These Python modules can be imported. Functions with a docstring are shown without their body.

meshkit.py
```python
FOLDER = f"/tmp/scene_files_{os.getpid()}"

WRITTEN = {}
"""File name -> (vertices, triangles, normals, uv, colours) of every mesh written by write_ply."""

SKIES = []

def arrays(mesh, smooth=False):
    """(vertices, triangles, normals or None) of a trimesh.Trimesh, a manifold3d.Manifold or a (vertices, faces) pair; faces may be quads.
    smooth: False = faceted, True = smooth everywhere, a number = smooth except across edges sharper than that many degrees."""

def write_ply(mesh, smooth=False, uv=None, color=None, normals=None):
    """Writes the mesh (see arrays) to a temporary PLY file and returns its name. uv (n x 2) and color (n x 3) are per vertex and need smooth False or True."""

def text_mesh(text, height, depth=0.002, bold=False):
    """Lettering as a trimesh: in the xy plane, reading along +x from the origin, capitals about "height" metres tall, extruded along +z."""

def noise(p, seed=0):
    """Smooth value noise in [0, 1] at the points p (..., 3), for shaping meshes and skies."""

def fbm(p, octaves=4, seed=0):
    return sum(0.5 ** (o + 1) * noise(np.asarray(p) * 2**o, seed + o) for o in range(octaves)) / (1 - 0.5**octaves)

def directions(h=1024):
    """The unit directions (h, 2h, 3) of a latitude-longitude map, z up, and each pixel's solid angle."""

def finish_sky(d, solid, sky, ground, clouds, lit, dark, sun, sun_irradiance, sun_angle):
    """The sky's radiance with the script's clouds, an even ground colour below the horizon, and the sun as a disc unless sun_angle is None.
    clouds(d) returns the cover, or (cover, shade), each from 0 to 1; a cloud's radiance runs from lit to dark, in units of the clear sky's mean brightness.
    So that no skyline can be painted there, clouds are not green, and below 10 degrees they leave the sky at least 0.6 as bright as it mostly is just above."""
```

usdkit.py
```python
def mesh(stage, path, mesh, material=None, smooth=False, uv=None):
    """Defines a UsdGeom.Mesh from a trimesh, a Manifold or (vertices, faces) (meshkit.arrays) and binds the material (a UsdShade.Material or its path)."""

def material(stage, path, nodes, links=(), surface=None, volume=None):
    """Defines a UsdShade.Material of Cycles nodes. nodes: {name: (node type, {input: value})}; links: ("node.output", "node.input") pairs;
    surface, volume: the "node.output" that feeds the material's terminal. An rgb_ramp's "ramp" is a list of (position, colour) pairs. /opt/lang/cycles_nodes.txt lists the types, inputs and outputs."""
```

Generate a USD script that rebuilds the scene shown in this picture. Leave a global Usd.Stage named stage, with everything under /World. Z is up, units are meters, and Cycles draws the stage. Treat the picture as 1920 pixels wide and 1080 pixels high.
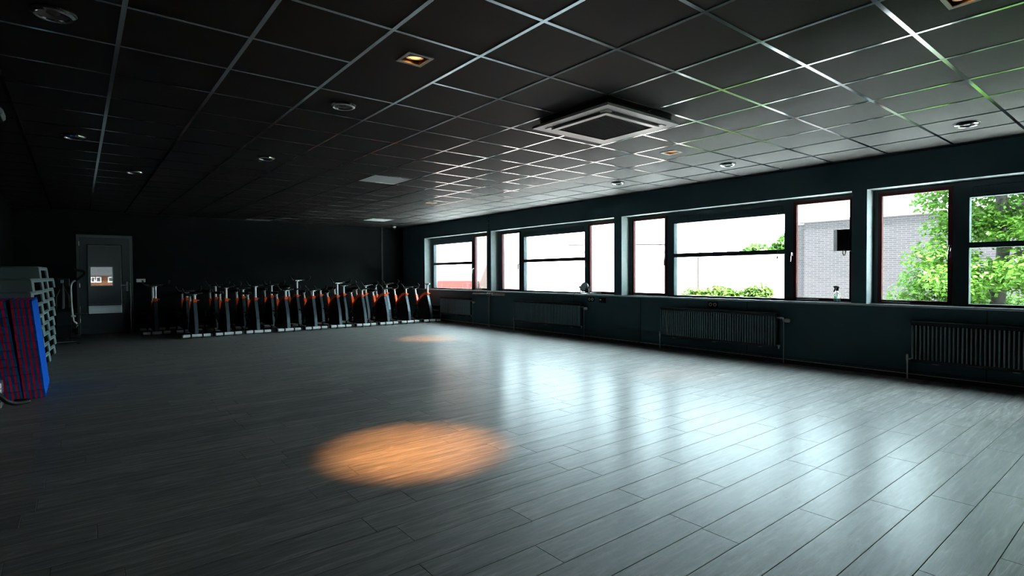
import math, random
import numpy as np, trimesh
from shapely.geometry import Polygon, box as sbox
from shapely.ops import unary_union
import usdkit
from pxr import Usd, UsdGeom, UsdLux, UsdShade, Gf, Sdf

# ------------------------------------------------------------------ stage, camera, sky
stage = Usd.Stage.CreateInMemory()
UsdGeom.SetStageUpAxis(stage, UsdGeom.Tokens.z)
UsdGeom.SetStageMetersPerUnit(stage, 1.0)
UsdGeom.Xform.Define(stage, '/World')
UsdGeom.Scope.Define(stage, '/World/Looks')

F_PX, YAW, PITCH, ROLL, CY, EYE = 1018.19, 0.67421, -0.020, -0.00541, 534.93, 1.231
_f = np.array([math.sin(YAW) * math.cos(PITCH), math.cos(YAW) * math.cos(PITCH), math.sin(PITCH)])
_r = np.array([math.cos(YAW), -math.sin(YAW), 0.0]); _u = np.cross(_r, _f)
R_, U_ = math.cos(ROLL) * _r + math.sin(ROLL) * _u, -math.sin(ROLL) * _r + math.cos(ROLL) * _u
cam = UsdGeom.Camera.Define(stage, '/World/camera')
cam.CreateHorizontalApertureAttr(36.0); cam.CreateVerticalApertureAttr(20.25)
cam.CreateFocalLengthAttr(F_PX * 36.0 / 1920)
cam.CreateVerticalApertureOffsetAttr(-(540 - CY) * 36.0 / 1920)
cam.CreateClippingRangeAttr(Gf.Vec2f(0.05, 600))
cam.CreateExposureAttr(0.0)
M4 = np.eye(4); M4[0, :3], M4[1, :3], M4[2, :3], M4[3, :3] = R_, U_, -_f, (0, 0, EYE)
cam.AddTransformOp().Set(Gf.Matrix4d(M4.tolist()))

sky = UsdLux.DomeLight.Define(stage, '/World/sky')          # even white overcast
sky.CreateIntensityAttr(7.0); sky.CreateColorAttr(Gf.Vec3f(0.72, 0.91, 1.0))
sun = UsdLux.DistantLight.Define(stage, '/World/sun')     # bright hazy sun, well off to the side of the windows
sun.CreateIntensityAttr(12000.0); sun.CreateAngleAttr(4.0); sun.CreateColorAttr(Gf.Vec3f(.94, .98, 1.0))
sun.AddRotateXYZOp().Set(Gf.Vec3f(40.0, -8.0, 0.0))
LAMP = 16.0                                                # strength of the warm downlights

# ------------------------------------------------------------------ helpers
rnd = random.Random(7)
used = {}
def numbered(parent, name):
    k = (parent, name); n = used.get(k, -1) + 1; used[k] = n
    return f'{parent}/{name}' + (f'_{n:03d}' if n else '')
def path(o):
    return '/World' if o is None else str(o.GetPath())
def keys(p, label=None, cat=None, group=None, kind=None):
    for k, v in (('label', label), ('category', cat), ('group', group), ('kind', kind)):
        if v: p.SetCustomDataByKey(k, v)
    return p
def thing(name, label=None, cat=None, loc=(0, 0, 0), rotz=0.0, group=None, kind=None):
    x = UsdGeom.Xform.Define(stage, numbered('/World', name))
    x.AddTranslateOp().Set(Gf.Vec3d(*map(float, loc)))
    x.AddRotateZOp().Set(float(rotz))
    return keys(x.GetPrim(), label, cat, group, kind)
def part(parent, name, mesh, mat, label=None, smooth=35, kind=None, group=None, cat=None):
    m = usdkit.mesh(stage, numbered(path(parent), name), mesh, mat, smooth)
    return keys(m.GetPrim(), label, cat, group, kind)
def dup(root, loc, rotz, label, group=None):
    was = root.GetCustomData()
    nm = root.GetName()
    base = nm[:-4] if nm[-4:-3] == '_' and nm[-3:].isdigit() else nm
    t = UsdGeom.Xform.Define(stage, numbered('/World', base))
    t.GetPrim().GetReferences().AddInternalReference(root.GetPath())
    t.GetPrim().SetInstanceable(True)
    x = UsdGeom.Xformable(t.GetPrim())
    t.GetPrim().GetAttribute('xformOp:translate').Set(Gf.Vec3d(*map(float, loc)))
    t.GetPrim().GetAttribute('xformOp:rotateZ').Set(float(rotz))
    return keys(t.GetPrim(), label, was['category'], group or was.get('group'))

cat_ = trimesh.util.concatenate
def bx(x0, x1, y0, y1, z0, z1, c=0.0):
    if c <= 0:
        b = trimesh.creation.box(extents=(x1 - x0, y1 - y0, z1 - z0))
        b.apply_translation(((x0 + x1) / 2, (y0 + y1) / 2, (z0 + z1) / 2)); return b
    h = np.array([x1 - x0, y1 - y0, z1 - z0]) / 2; c = min(c, *(h * 0.9)); P = []
    for s in np.ndindex(2, 2, 2):
        s = np.array(s) * 2 - 1
        for k in range(3):
            v = h - c; v[k] = h[k]; P.append(s * v)
    b = trimesh.convex.convex_hull(np.array(P))
    b.apply_translation(((x0 + x1) / 2, (y0 + y1) / 2, (z0 + z1) / 2)); return b
def tube(pts, r, n=10, closed=False):
    P = np.asarray(pts, float); rr = np.broadcast_to(r, (len(P),))
    T = np.gradient(P, axis=0); T /= np.linalg.norm(T, axis=1, keepdims=True) + 1e-12
    ref = np.array([0, 0, 1.0]) if abs(T[0][2]) < 0.9 else np.array([1.0, 0, 0])
    V = []; a = np.cross(T[0], ref)
    for t, p, q in zip(T, P, rr):
        a = a - t * (a @ t); a /= np.linalg.norm(a); b = np.cross(t, a)
        g = np.arange(n) * 2 * np.pi / n
        V.append(p + q * (np.cos(g)[:, None] * a + np.sin(g)[:, None] * b))
    V = np.vstack(V); Fc = []
    for i in range(len(P) - 1):
        for j in range(n):
            k = (j + 1) % n
            Fc += [[i * n + j, i * n + k, (i + 1) * n + k], [i * n + j, (i + 1) * n + k, (i + 1) * n + j]]
    m = len(V); V = np.vstack([V, P[0], P[-1]])
    for j in range(n):
        k = (j + 1) % n
        Fc += [[m, k, j], [m + 1, (len(P) - 1) * n + j, (len(P) - 1) * n + k]]
    return trimesh.Trimesh(V, Fc, process=False)
def bend(pts, steps=6):
    """Catmull-Rom curve through the points."""
    P = np.asarray(pts, float); Q = np.vstack([2 * P[0] - P[1], P, 2 * P[-1] - P[-2]]); out = []
    for i in range(1, len(Q) - 2):
        for s in range(steps):
            t = s / steps; a, b, c, d = Q[i - 1:i + 3]
            out.append(0.5 * (2 * b + (c - a) * t + (2 * a - 5 * b + 4 * c - d) * t * t + (3 * b - a - 3 * c + d) * t ** 3))
    return np.array(out + [P[-1]])
def rod(p, q, r, n=12): return tube([p, q], r, n)
def lathe(prof, n=32, axis='z', at=(0, 0, 0)):
    prof = np.asarray(prof, float); g = np.arange(n) * 2 * np.pi / n; V = []; Fc = []
    for r_, z_ in prof:
        V.append(np.stack([r_ * np.cos(g), r_ * np.sin(g), np.full(n, z_)], 1))
    V = np.vstack(V)
    for i in range(len(prof) - 1):
        for j in range(n):
            k = (j + 1) % n
            Fc += [[i * n + j, i * n + k, (i + 1) * n + k], [i * n + j, (i + 1) * n + k, (i + 1) * n + j]]
    if axis == 'x': V = V[:, [2, 0, 1]]
    if axis == 'y': V = V[:, [1, 2, 0]]
    return trimesh.Trimesh(V + np.array(at), Fc, process=False)
def prism(poly, d, plane='xy', at=0.0):
    """A polygon (points or shapely) extruded by d. plane 'yz': polygon in (y, z) extruded along +x from x = at; 'xz': along +y."""
    P = poly if hasattr(poly, 'exterior') or hasattr(poly, 'geoms') else Polygon(poly)
    gs = list(getattr(P, 'geoms', [P]))
    m = cat_([trimesh.creation.extrude_polygon(g, d, engine='earcut') for g in gs])
    v = m.vertices.copy()
    if plane == 'yz': m.vertices = np.stack([v[:, 2] + at, v[:, 0], v[:, 1]], 1)
    elif plane == 'xz':
        m.vertices = np.stack([v[:, 0], v[:, 2] + at, v[:, 1]], 1); m.invert()
    else: m.vertices = v + [0, 0, at]
    return m
def rot(m, deg, axis, c=(0, 0, 0)):
    m = m.copy(); m.apply_transform(trimesh.transformations.rotation_matrix(math.radians(deg), axis, c)); return m
def move(m, x, y, z):
    m = m.copy(); m.apply_translation((x, y, z)); return m
def in_view(p):
    d = np.asarray(p, float) - [0, 0, EYE]; z = d @ _f
    if z < 0.1: return None
    x, y = 960 + F_PX * (d @ R_) / z, CY - F_PX * (d @ U_) / z
    return (x, y, z) if -60 < x < 1980 and -60 < y < 1140 else None

# ------------------------------------------------------------------ materials
MT = {}
def mat(name, color, rough=0.5, metal=0.0, **kw):
    extra = {k: v for k, v in kw.items() if k not in ('bump', 'bscale')}
    nodes = {'p': ('principled_bsdf', dict(base_color=color, roughness=rough, metallic=metal, **extra))}; links = []
    if 'bump' in kw:
        nodes['g'] = ('geometry', {}); nodes['n'] = ('noise_texture', {'scale': kw.get('bscale', 60.0), 'detail': 4.0})
        nodes['b'] = ('bump', {'strength': kw['bump'], 'distance': 0.01})
        links = [('g.position', 'n.vector'), ('n.fac', 'b.height'), ('b.normal', 'p.normal')]
    MT[name] = usdkit.material(stage, f'/World/Looks/{name}', nodes, links, surface='p.BSDF'); return MT[name]
def mottled(name, c1, c2, scale, rough=0.6, stretch=(1, 1, 1), bump=0.0, spread=(0.35, 0.65), detail=5.0, **kw):
    nodes = {'g': ('geometry', {}), 'm': ('mapping', {'scale': stretch}), 'n': ('noise_texture', {'scale': scale, 'detail': detail}),
             'r': ('rgb_ramp', {'ramp': [(0, c1), (spread[0], c1), (spread[1], c2), (1, c2)]}), 'p': ('principled_bsdf', dict(roughness=rough, **kw))}
    links = [('g.position', 'm.vector'), ('m.vector', 'n.vector'), ('n.fac', 'r.fac'), ('r.color', 'p.base_color')]
    if bump:
        nodes['b'] = ('bump', {'strength': bump, 'distance': 0.004}); links += [('n.fac', 'b.height'), ('b.normal', 'p.normal')]
    MT[name] = usdkit.material(stage, f'/World/Looks/{name}', nodes, links, surface='p.BSDF'); return MT[name]

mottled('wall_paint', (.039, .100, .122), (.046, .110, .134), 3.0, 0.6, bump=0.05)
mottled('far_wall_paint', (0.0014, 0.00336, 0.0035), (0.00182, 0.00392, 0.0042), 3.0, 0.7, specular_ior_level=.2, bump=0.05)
mottled('reveal_paint', (.17, .20, .20), (.21, .24, .24), 60.0, 0.7)
mottled('ceiling_tile', (.007, .007, .0063), (.018, .0172, .015), 260.0, 0.64, specular_ior_level=.30, bump=0.25, spread=(.3, .7))
mat('ceiling_void', (.01, .01, .01), 0.9)
mat('bar_metal', (.70, .72, .73), 0.135, 1.0)
mat('white_panel', (.93, .94, .93), 0.5)
mat('white_plastic', (.88, .89, .88), 0.3)
mat('cassette_grey', (.80, .83, .84), 0.35)
mat('dark_slot', (.012, .014, .015), 0.5)
mottled('grille_dark', (.012, .018, .022), (.02, .028, .032), 300.0, 0.6)
mat('black_plastic', (.007, .009, .010), 0.45, specular_ior_level=.25)
mat('black_rubber', (.010, .010, .010), 0.7)
mat('dark_hollow', (.004, .004, .004), 0.9, specular_ior_level=0.0)
mat('black_gloss', (.006, .007, .008), 0.3, specular_ior_level=.3)
mat('frame_paint', (.017, .037, .047), 0.45)
mat('sash_red', (.045, .0012, .003), 0.6, specular_ior_level=.2)
mat('sill_stone', (.62, .68, .69), 0.15)
mat('chrome', (.85, .86, .86), 0.12, 1.0)
mat('brushed', (.62, .64, .64), 0.30, 1.0)
mat('brass', (.65, .55, .38), 0.3, 1.0)
mat('radiator_paint', (.26, .38, .42), 0.35)
mat('radiator_core', (.02, .03, .034), 0.5)
mat('pipe_grey', (.26, .27, .25), 0.5)
mat('pipe_dark', (.02, .022, .022), 0.5)
mat('tag_beige', (.46, .38, .30), 0.6)
mat('cream_plastic', (.70, .68, .58), 0.35)
mat('plinth_edge', (.72, .66, .60), 0.4)
mat('door_paint', (.050, .068, .070), 0.45)
mat('door_trim', (.075, .095, .098), 0.45)
mat('door_seal', (.004, .005, .005), 0.6)
mat('bike_white', (.86, .88, .86), 0.28)
mat('bike_silver', (.80, .82, .82), 0.3, 0.25)
mat('bike_fork', (.075, .105, .125), 0.32, 0.3)
mat('bike_orange', (.90, .10, .008), 0.32)
mat('foam_blue', (.004, .13, .70), 0.85, specular_ior_level=.1, bump=0.3, bscale=150.0)
mat('foam_edge_blue', (.012, .16, .44), 0.85, specular_ior_level=.1, bump=0.3, bscale=150.0)
mat('foam_red', (.85, .03, .11), 0.85, specular_ior_level=.1, bump=0.3, bscale=150.0)
mat('step_grey', (.24, .33, .335), 0.6, bump=0.1, bscale=200.0)
mat('step_mat', (.02, .022, .022), 0.85)
mat('air_bike', (.012, .015, .016), 0.4)
mat('air_bike_panel', (.03, .04, .043), 0.4)
mat('lamp_gold', (.95, .62, .25), 0.25, 1.0)
mat('speaker_cone', (.008, .009, .010), 0.6, specular_ior_level=.2)
mat('speaker_disc', (.10, .11, .11), 0.14)
mat('lens_frost', (.42, .45, .45), 0.3)
mat('clear_plastic', (.90, .97, .98), 0.08, transmission_weight=0.92, ior=1.15)
mat('bottle_water', (.75, .95, .98), 0.02, transmission_weight=0.95, ior=1.33)
def emitter(name, color, strength):
    MT[name] = usdkit.material(stage, f'/World/Looks/{name}', {'e': ('emission', {'color': color, 'strength': strength})}, [], surface='e.emission')
emitter('lamp_glow', (1.0, .52, .20), 2.1)
def pane_mat(name, tint, ior=1.45):
    MT[name] = usdkit.material(stage, f'/World/Looks/{name}', {'t': ('transparent_bsdf', {'color': tint}), 'g': ('glossy_bsdf', {'color': (1, 1, 1), 'roughness': 0.0}),
        'l': ('layer_weight', {'blend': 0.5}), 'k': ('math', {'math_type': 'power', 'value2': 5.0}), 'f': ('math', {'math_type': 'multiply_add', 'value2': 0.9, 'value3': 0.035}),
        'm': ('mix_closure', {})}, [('l.facing', 'k.value1'), ('k.value', 'f.value1'), ('f.value', 'm.fac'), ('t.BSDF', 'm.closure1'), ('g.BSDF', 'm.closure2')], surface='m.closure')
pane_mat('pane_glass', (.95, .98, .97)); pane_mat('tinted_glass', (.20, .20, .20))

# floor boards: grey-brown oak print with long grain, its tone varying from board to board
wood_nodes = {
    'g': ('geometry', {}), 'o': ('object_info', {}), 'sum': ('math', {'math_type': 'add'}), 'k': ('math', {'math_type': 'multiply', 'value2': 37.0}),
    'off': ('combine_xyz', {}), 'add': ('mix', {'mix_type': 'add', 'fac': 1.0}),
    'm1': ('mapping', {'scale': (1.1, 13.0, 1.0)}), 'n1': ('noise_texture', {'scale': 2.2, 'detail': 7.0, 'roughness': 0.62, 'distortion': 0.6}),
    'm2': ('mapping', {'scale': (2.5, 120.0, 1.0)}), 'n2': ('noise_texture', {'scale': 3.0, 'detail': 3.0}),
    'm3': ('mapping', {'scale': (0.55, 5.5, 1.0)}), 'w': ('noise_texture', {'scale': 1.4, 'detail': 2.0}),
    'ring': ('math', {'math_type': 'multiply', 'value2': 46.0}), 'sn': ('math', {'math_type': 'sine'}),
    'r1': ('rgb_ramp', {'ramp': [(0.26, (.062, .057, .053)), (0.48, (.150, .140, .132)), (0.74, (.27, .254, .24))]}),
    'r2': ('rgb_ramp', {'ramp': [(0.3, (.72, .72, .72)), (0.7, (1.18, 1.18, 1.18))]}),
    'r3': ('rgb_ramp', {'ramp': [(0.0, (.92, .92, .92)), (0.82, (.98, .98, .98)), (1.0, (1.32, 1.32, 1.32))]}),
    'r4': ('rgb_ramp', {'ramp': [(0.0, (.80, .80, .82)), (1.0, (1.2, 1.17, 1.14))]}), 'fr': ('math', {'math_type': 'fraction'}),
    'a': ('mix', {'mix_type': 'multiply', 'fac': 1.0}), 'b': ('mix', {'mix_type': 'multiply', 'fac': 1.0}), 'c': ('mix', {'mix_type': 'multiply', 'fac': 1.0}),
    'rr': ('map_range', {'from_min': 0.2, 'from_max': 0.8, 'to_min': 0.56, 'to_max': 0.66}),
    'bp': ('bump', {'strength': 0.16, 'distance': 0.002}), 'p': ('principled_bsdf', {'specular_ior_level': 0.85, 'coat_weight': 0.30, 'coat_roughness': 0.24, 'coat_ior': 1.45})}
wood_links = [('o.random', 'sum.value1'), ('g.random_per_island', 'sum.value2'), ('sum.value', 'k.value1'), ('k.value', 'off.x'), ('k.value', 'off.y'),
    ('g.position', 'add.color1'), ('off.vector', 'add.color2'), ('add.color', 'm1.vector'), ('add.color', 'm2.vector'), ('add.color', 'm3.vector'),
    ('m1.vector', 'n1.vector'), ('m2.vector', 'n2.vector'), ('m3.vector', 'w.vector'), ('w.fac', 'ring.value1'), ('ring.value', 'sn.value1'),
    ('n1.fac', 'r1.fac'), ('n2.fac', 'r2.fac'), ('sn.value', 'r3.fac'), ('sum.value', 'fr.value1'), ('fr.value', 'r4.fac'),
    ('r1.color', 'a.color1'), ('r2.color', 'a.color2'), ('a.color', 'b.color1'), ('r3.color', 'b.color2'), ('b.color', 'c.color1'), ('r4.color', 'c.color2'),
    ('c.color', 'p.base_color'), ('n1.fac', 'rr.value'), ('rr.result', 'p.roughness'), ('n2.fac', 'bp.height'), ('bp.normal', 'p.normal'), ('bp.normal', 'p.coat_normal')]
MT['oak'] = usdkit.material(stage, '/World/Looks/oak', wood_nodes, wood_links, surface='p.BSDF')
mat('underlay', (.006, .006, .006), 0.9)
mottled('plinth_wood', (.030, .027, .025), (.055, .05, .046), 2.0, 0.4, stretch=(1, 1.2, 14))

# outdoors
mottled('pavement', (.78, .77, .74), (.84, .83, .80), 0.8, 0.9)
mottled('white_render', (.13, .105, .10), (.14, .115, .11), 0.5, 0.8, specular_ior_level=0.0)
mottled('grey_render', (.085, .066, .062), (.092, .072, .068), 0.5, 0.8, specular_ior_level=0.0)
mottled('cream_render', (.19, .155, .145), (.21, .17, .16), 0.5, 0.8, specular_ior_level=0.0)
mottled('pink_panel', (.070, .050, .045), (.074, .053, .048), 0.5, 0.7, specular_ior_level=0.0)
mat('red_cladding', (.062, .010, .009), 0.6, specular_ior_level=0.0)
mat('dull_red', (.026, .010, .010), 0.6, specular_ior_level=0.0)
mat('window_far', (0.132, 0.121, 0.121), 0.4, specular_ior_level=0.0)
mat('gravel_roof', (.55, .55, .54), 0.9)
mat('roof_coping', (.070, .058, .055), 0.6, specular_ior_level=0.0)
def bricks(name, c1, c2, mortar):
    MT[name] = usdkit.material(stage, f'/World/Looks/{name}', {'g': ('geometry', {}), 's': ('separate_xyz', {}), 'c': ('combine_xyz', {}),
        'b': ('brick_texture', {'color1': c1, 'color2': c2, 'mortar': mortar, 'scale': 1.0, 'brick_width': 0.23, 'row_height': 0.0625, 'mortar_size': 0.010, 'bias': 0.0}),
        'p': ('principled_bsdf', {'roughness': 0.85, 'specular_ior_level': 0.0})}, [('g.position', 's.vector'), ('s.y', 'c.x'), ('s.z', 'c.y'), ('c.vector', 'b.vector'), ('b.color', 'p.base_color')], surface='p.BSDF')
bricks('grey_brick', (.034, .030, .031), (.026, .024, .025), (.045, .040, .041))
mottled('orange_brick', (0.1425, 0.0615, 0.03375), (0.18, 0.07875, 0.045), 4.0, 0.85, specular_ior_level=0.0)
mottled('slate_roof', (0.06375, 0.06375, 0.0675), (0.0825, 0.0825, 0.08625), 2.0, 0.8, specular_ior_level=0.0)
mottled('bark', (.012, .009, .007), (.035, .028, .022), 14.0, 0.9, stretch=(1, 1, .25))
def leaf_mat(name, dark, mid, light):
    MT[name] = usdkit.material(stage, f'/World/Looks/{name}', {'g': ('geometry', {}), 'r': ('rgb_ramp', {'ramp': [(0, dark), (.55, mid), (1, light)]}),
        'd': ('principled_bsdf', {'roughness': 0.45, 'specular_ior_level': 0.15}), 't': ('translucent_bsdf', {}), 'm': ('mix_closure', {'fac': 0.42})},
        [('g.random_per_island', 'r.fac'), ('r.color', 'd.base_color'), ('r.color', 't.color'), ('d.BSDF', 'm.closure1'), ('t.BSDF', 'm.closure2')], surface='m.closure')
leaf_mat('leaf_green', (0.04253, 0.1033, 0.00972), (0.1094, 0.2005, 0.01701), (0.2672, 0.2916, 0.03645))
leaf_mat('leaf_hedge', (0.03627, 0.06529, 0.008705), (0.07254, 0.1016, 0.01451), (0.1451, 0.1233, 0.02539))
leaf_mat('leaf_far', (0.02808, 0.05967, 0.01053), (0.06318, 0.1053, 0.01755), (0.1317, 0.1404, 0.03159))
leaf_mat('leaf_red', (0.0504, 0.0168, 0.014), (0.0672, 0.0336, 0.0168), (0.0616, 0.056, 0.0196))

# ------------------------------------------------------------------ the room
XW, YF, XL, YB, ZC = 7.54, 14.6, -1.0, -2.2, 2.610        # window wall, far wall, left wall, back wall, ceiling
SILL, HEAD = 0.852, 2.246
OPEN = [(13.33, 10.38), (10.22, 6.49), (6.32, 2.65), (2.485, -1.19)]   # window openings, far end first
XG = 7.76                                                  # inner face of the window frames
def struct(name, mesh, m, smooth=35):
    return part(None, name, mesh, m, smooth=smooth, kind='structure')

# floor
floor = thing('floor', kind='structure')
part(floor, 'underlay', bx(XL, XW, YB, YF, -0.10, -0.006), MT['underlay'])
PW, PL, PG = 0.1925, 1.285, 0.0016
def plank(x0, x1, y0, y1):
    c = 0.0022; d = 0.0018
    o = [(x0 + PG / 2, y0 + PG / 2), (x1 - PG / 2, y0 + PG / 2), (x1 - PG / 2, y1 - PG / 2), (x0 + PG / 2, y1 - PG / 2)]
    i = [(x0 + c, y0 + c), (x1 - c, y0 + c), (x1 - c, y1 - c), (x0 + c, y1 - c)]
    V = [(x, y, -0.006) for x, y in o] + [(x, y, -d) for x, y in o] + [(x, y, 0) for x, y in i]
    Fc = []
    for a in (0, 4):
        for j in range(4):
            k = (j + 1) % 4; Fc += [[a + j, a + k, a + 4 + k], [a + j, a + 4 + k, a + 4 + j]]
    Fc += [[8, 9, 10], [8, 10, 11]]
    return trimesh.Trimesh(V, Fc, process=False)
rows = []
y = 1.077 - PW * 17; j = 0
while y < YF:
    s = (rnd.random() if j % 3 else 0.35 + 0.1 * rnd.random()) * PL
    x = XL - s
    while x < XW:
        a, b = max(x, XL), min(x + PL, XW); c, d = max(y, YB), min(y + PW, YF)
        if b - a > 0.02 and d - c > 0.01: rows.append((a, b, c, d))
        x += PL
    y += PW; j += 1
def rank(r):
    vs = [v for v in (in_view((r[0] + (r[1] - r[0]) * t, (r[2] + r[3]) / 2, 0)) for t in (0.02, .25, .5, .75, .98)) if v]
    return min((v[2] for v in vs), default=1e9)
rows.sort(key=rank)
for r in rows[:300]: part(floor, 'plank', plank(*r), MT['oak'], smooth=False)
part(floor, 'plank_rows', cat_([plank(*r) for r in rows[300:]]), MT['oak'], smooth=False, kind='stuff')

# ceiling: a black suspended grid with bare metal bars
ceil = thing('ceiling', kind='structure')
part(ceil, 'slab', bx(XL, XW, YB, YF, ZC + 0.16, ZC + 0.30), MT['ceiling_void'])
A = [1.4088 + .6 * k for k in range(-4, 11)]
Bq = [2.8226 + .6 * k for k in range(-8, 20)]
ax, by = [XL] + A + [XW], [YB] + Bq + [YF]
def ai(k): return k + 5      # column index whose left bar is A_k
def bi(k): return k + 9
LIGHTS = [(1.7088, 3.1226), (5.3088, 3.7226), (5.3088, 9.1226), (3.5088, 0.7226)]
PANELS = [(ai(3), bi(7)), (ai(7), bi(16)), (ai(3), bi(19))]
skip_tee = {(ai(0), bi(1))}
tiles, BAR = [], 0.012
for i in range(len(ax) - 1):
    for jn in range(len(by) - 1):
        if (i, jn) in PANELS or (i, jn) == (ai(0), bi(1)): continue
        x0, x1, y0, y1 = ax[i] + .003, ax[i + 1] - .003, by[jn] + .003, by[jn + 1] - .003
        if (i, jn) == (ai(0), bi(0)): y1 = by[jn + 2] - .003
        if x1 - x0 < 0.02: continue
        P = sbox(x0, y0, x1, y1); m = None
        for lx, ly in LIGHTS:
            if x0 < lx < x1 and y0 < ly < y1: m = prism(P.difference(sbox(lx - .082, ly - .082, lx + .082, ly + .082)), .015, at=ZC + .003)
        v = in_view(((x0 + x1) / 2, (y0 + y1) / 2, ZC))
        tiles.append((v[2] if v else 1e9, m if m is not None else bx(x0, x1, y0, y1, ZC + .003, ZC + .018)))
tiles.sort(key=lambda t: t[0])
for _, m in tiles[:300]: part(ceil, 'ceiling_tile', m, MT['ceiling_tile'], smooth=False)
part(ceil, 'tile_rows', cat_([m for _, m in tiles[300:]]), MT['ceiling_tile'], smooth=False, kind='stuff')
for a in A: part(ceil, 'main_bar', cat_([bx(a - BAR, a + BAR, YB, YF, ZC - .0006, ZC + .003), bx(a - .002, a + .002, YB, YF, ZC + .003, ZC + .03)]), MT['bar_metal'], smooth=False)
tees = []
for i in range(len(ax) - 1):
    for jn in range(1, len(by) - 1):
        if (i, jn) in skip_tee or ax[i + 1] - ax[i] < .03: continue
        x0 = ax[i] + (BAR + .0005 if i else 0); x1 = ax[i + 1] - (BAR + .0005 if i < len(ax) - 2 else 0); b = by[jn]
        v = in_view(((x0 + x1) / 2, b, ZC))
        tees.append((v[2] if v else 1e9, cat_([bx(x0, x1, b - BAR, b + BAR, ZC, ZC + .003), bx(x0, x1, b - .002, b + .002, ZC + .003, ZC + .03)])))
tees.sort(key=lambda t: t[0])
for _, m in tees[:300]: part(ceil, 'cross_bar', m, MT['bar_metal'], smooth=False)
part(ceil, 'cross_bar_rows', cat_([m for _, m in tees[300:]]), MT['bar_metal'], smooth=False, kind='stuff')
part(ceil, 'edge_trim', cat_([bx(XW - .022, XW, YB, YF, ZC - .002, ZC + .002), bx(XL, XL + .022, YB, YF, ZC - .002, ZC + .002), bx(XL, XW, YF - .022, YF, ZC - .002, ZC + .002)]), MT['pipe_dark'], smooth=False)

# the storey below
part(None, 'trim_4', bx(XL - .2, XW + .347, YB - .2, YF + .2, -3.6, -.1), MT['grey_brick'], smooth=False, kind='structure')
# walls
wr = unary_union([sbox(YB - .2, -.1, YF + .2, 2.92)]).difference(unary_union([sbox(b, SILL, a, HEAD) for a, b in OPEN]))
w = thing('wall_right', kind='structure')
part(w, 'wall_face', prism(wr, .012, 'yz', XW), MT['wall_paint'], smooth=False)
part(w, 'wall_core', prism(wr, .335, 'yz', XW + .012), MT['reveal_paint'], smooth=False, label='pale grey window reveals')
for yj in (1.35, 4.0, 5.9, 8.1):    # upright joints of the panels below the sills
    part(w, 'panel_joint', bx(XW - .0025, XW, yj - .006, yj + .006, .06, SILL - .03), MT['pipe_dark'], smooth=False)
DX0, DX1, DZ = -0.02, 0.95, 2.122
wf = sbox(XL - .2, -.1, XW + .4, 2.92).difference(sbox(DX0, -.2, DX1, DZ))
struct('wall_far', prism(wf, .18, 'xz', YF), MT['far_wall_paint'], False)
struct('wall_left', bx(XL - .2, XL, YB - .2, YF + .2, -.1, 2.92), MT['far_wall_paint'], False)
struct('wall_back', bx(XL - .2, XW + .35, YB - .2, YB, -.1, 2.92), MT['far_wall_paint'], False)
bb = thing('baseboard_right', kind='structure')
part(bb, 'plinth', bx(XW - .016, XW, YB, YF, 0, .050), MT['plinth_wood'], smooth=False)
part(bb, 'top_edge', bx(XW - .017, XW, YB, YF, .050, .056, .0015), MT['plinth_edge'], smooth=False)
part(bb, 'upper_rail', bx(XW - .006, XW, YB, YF, .085, .092, .0015), MT['pipe_dark'], smooth=False)
bf = thing('baseboard_far', kind='structure')
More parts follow.
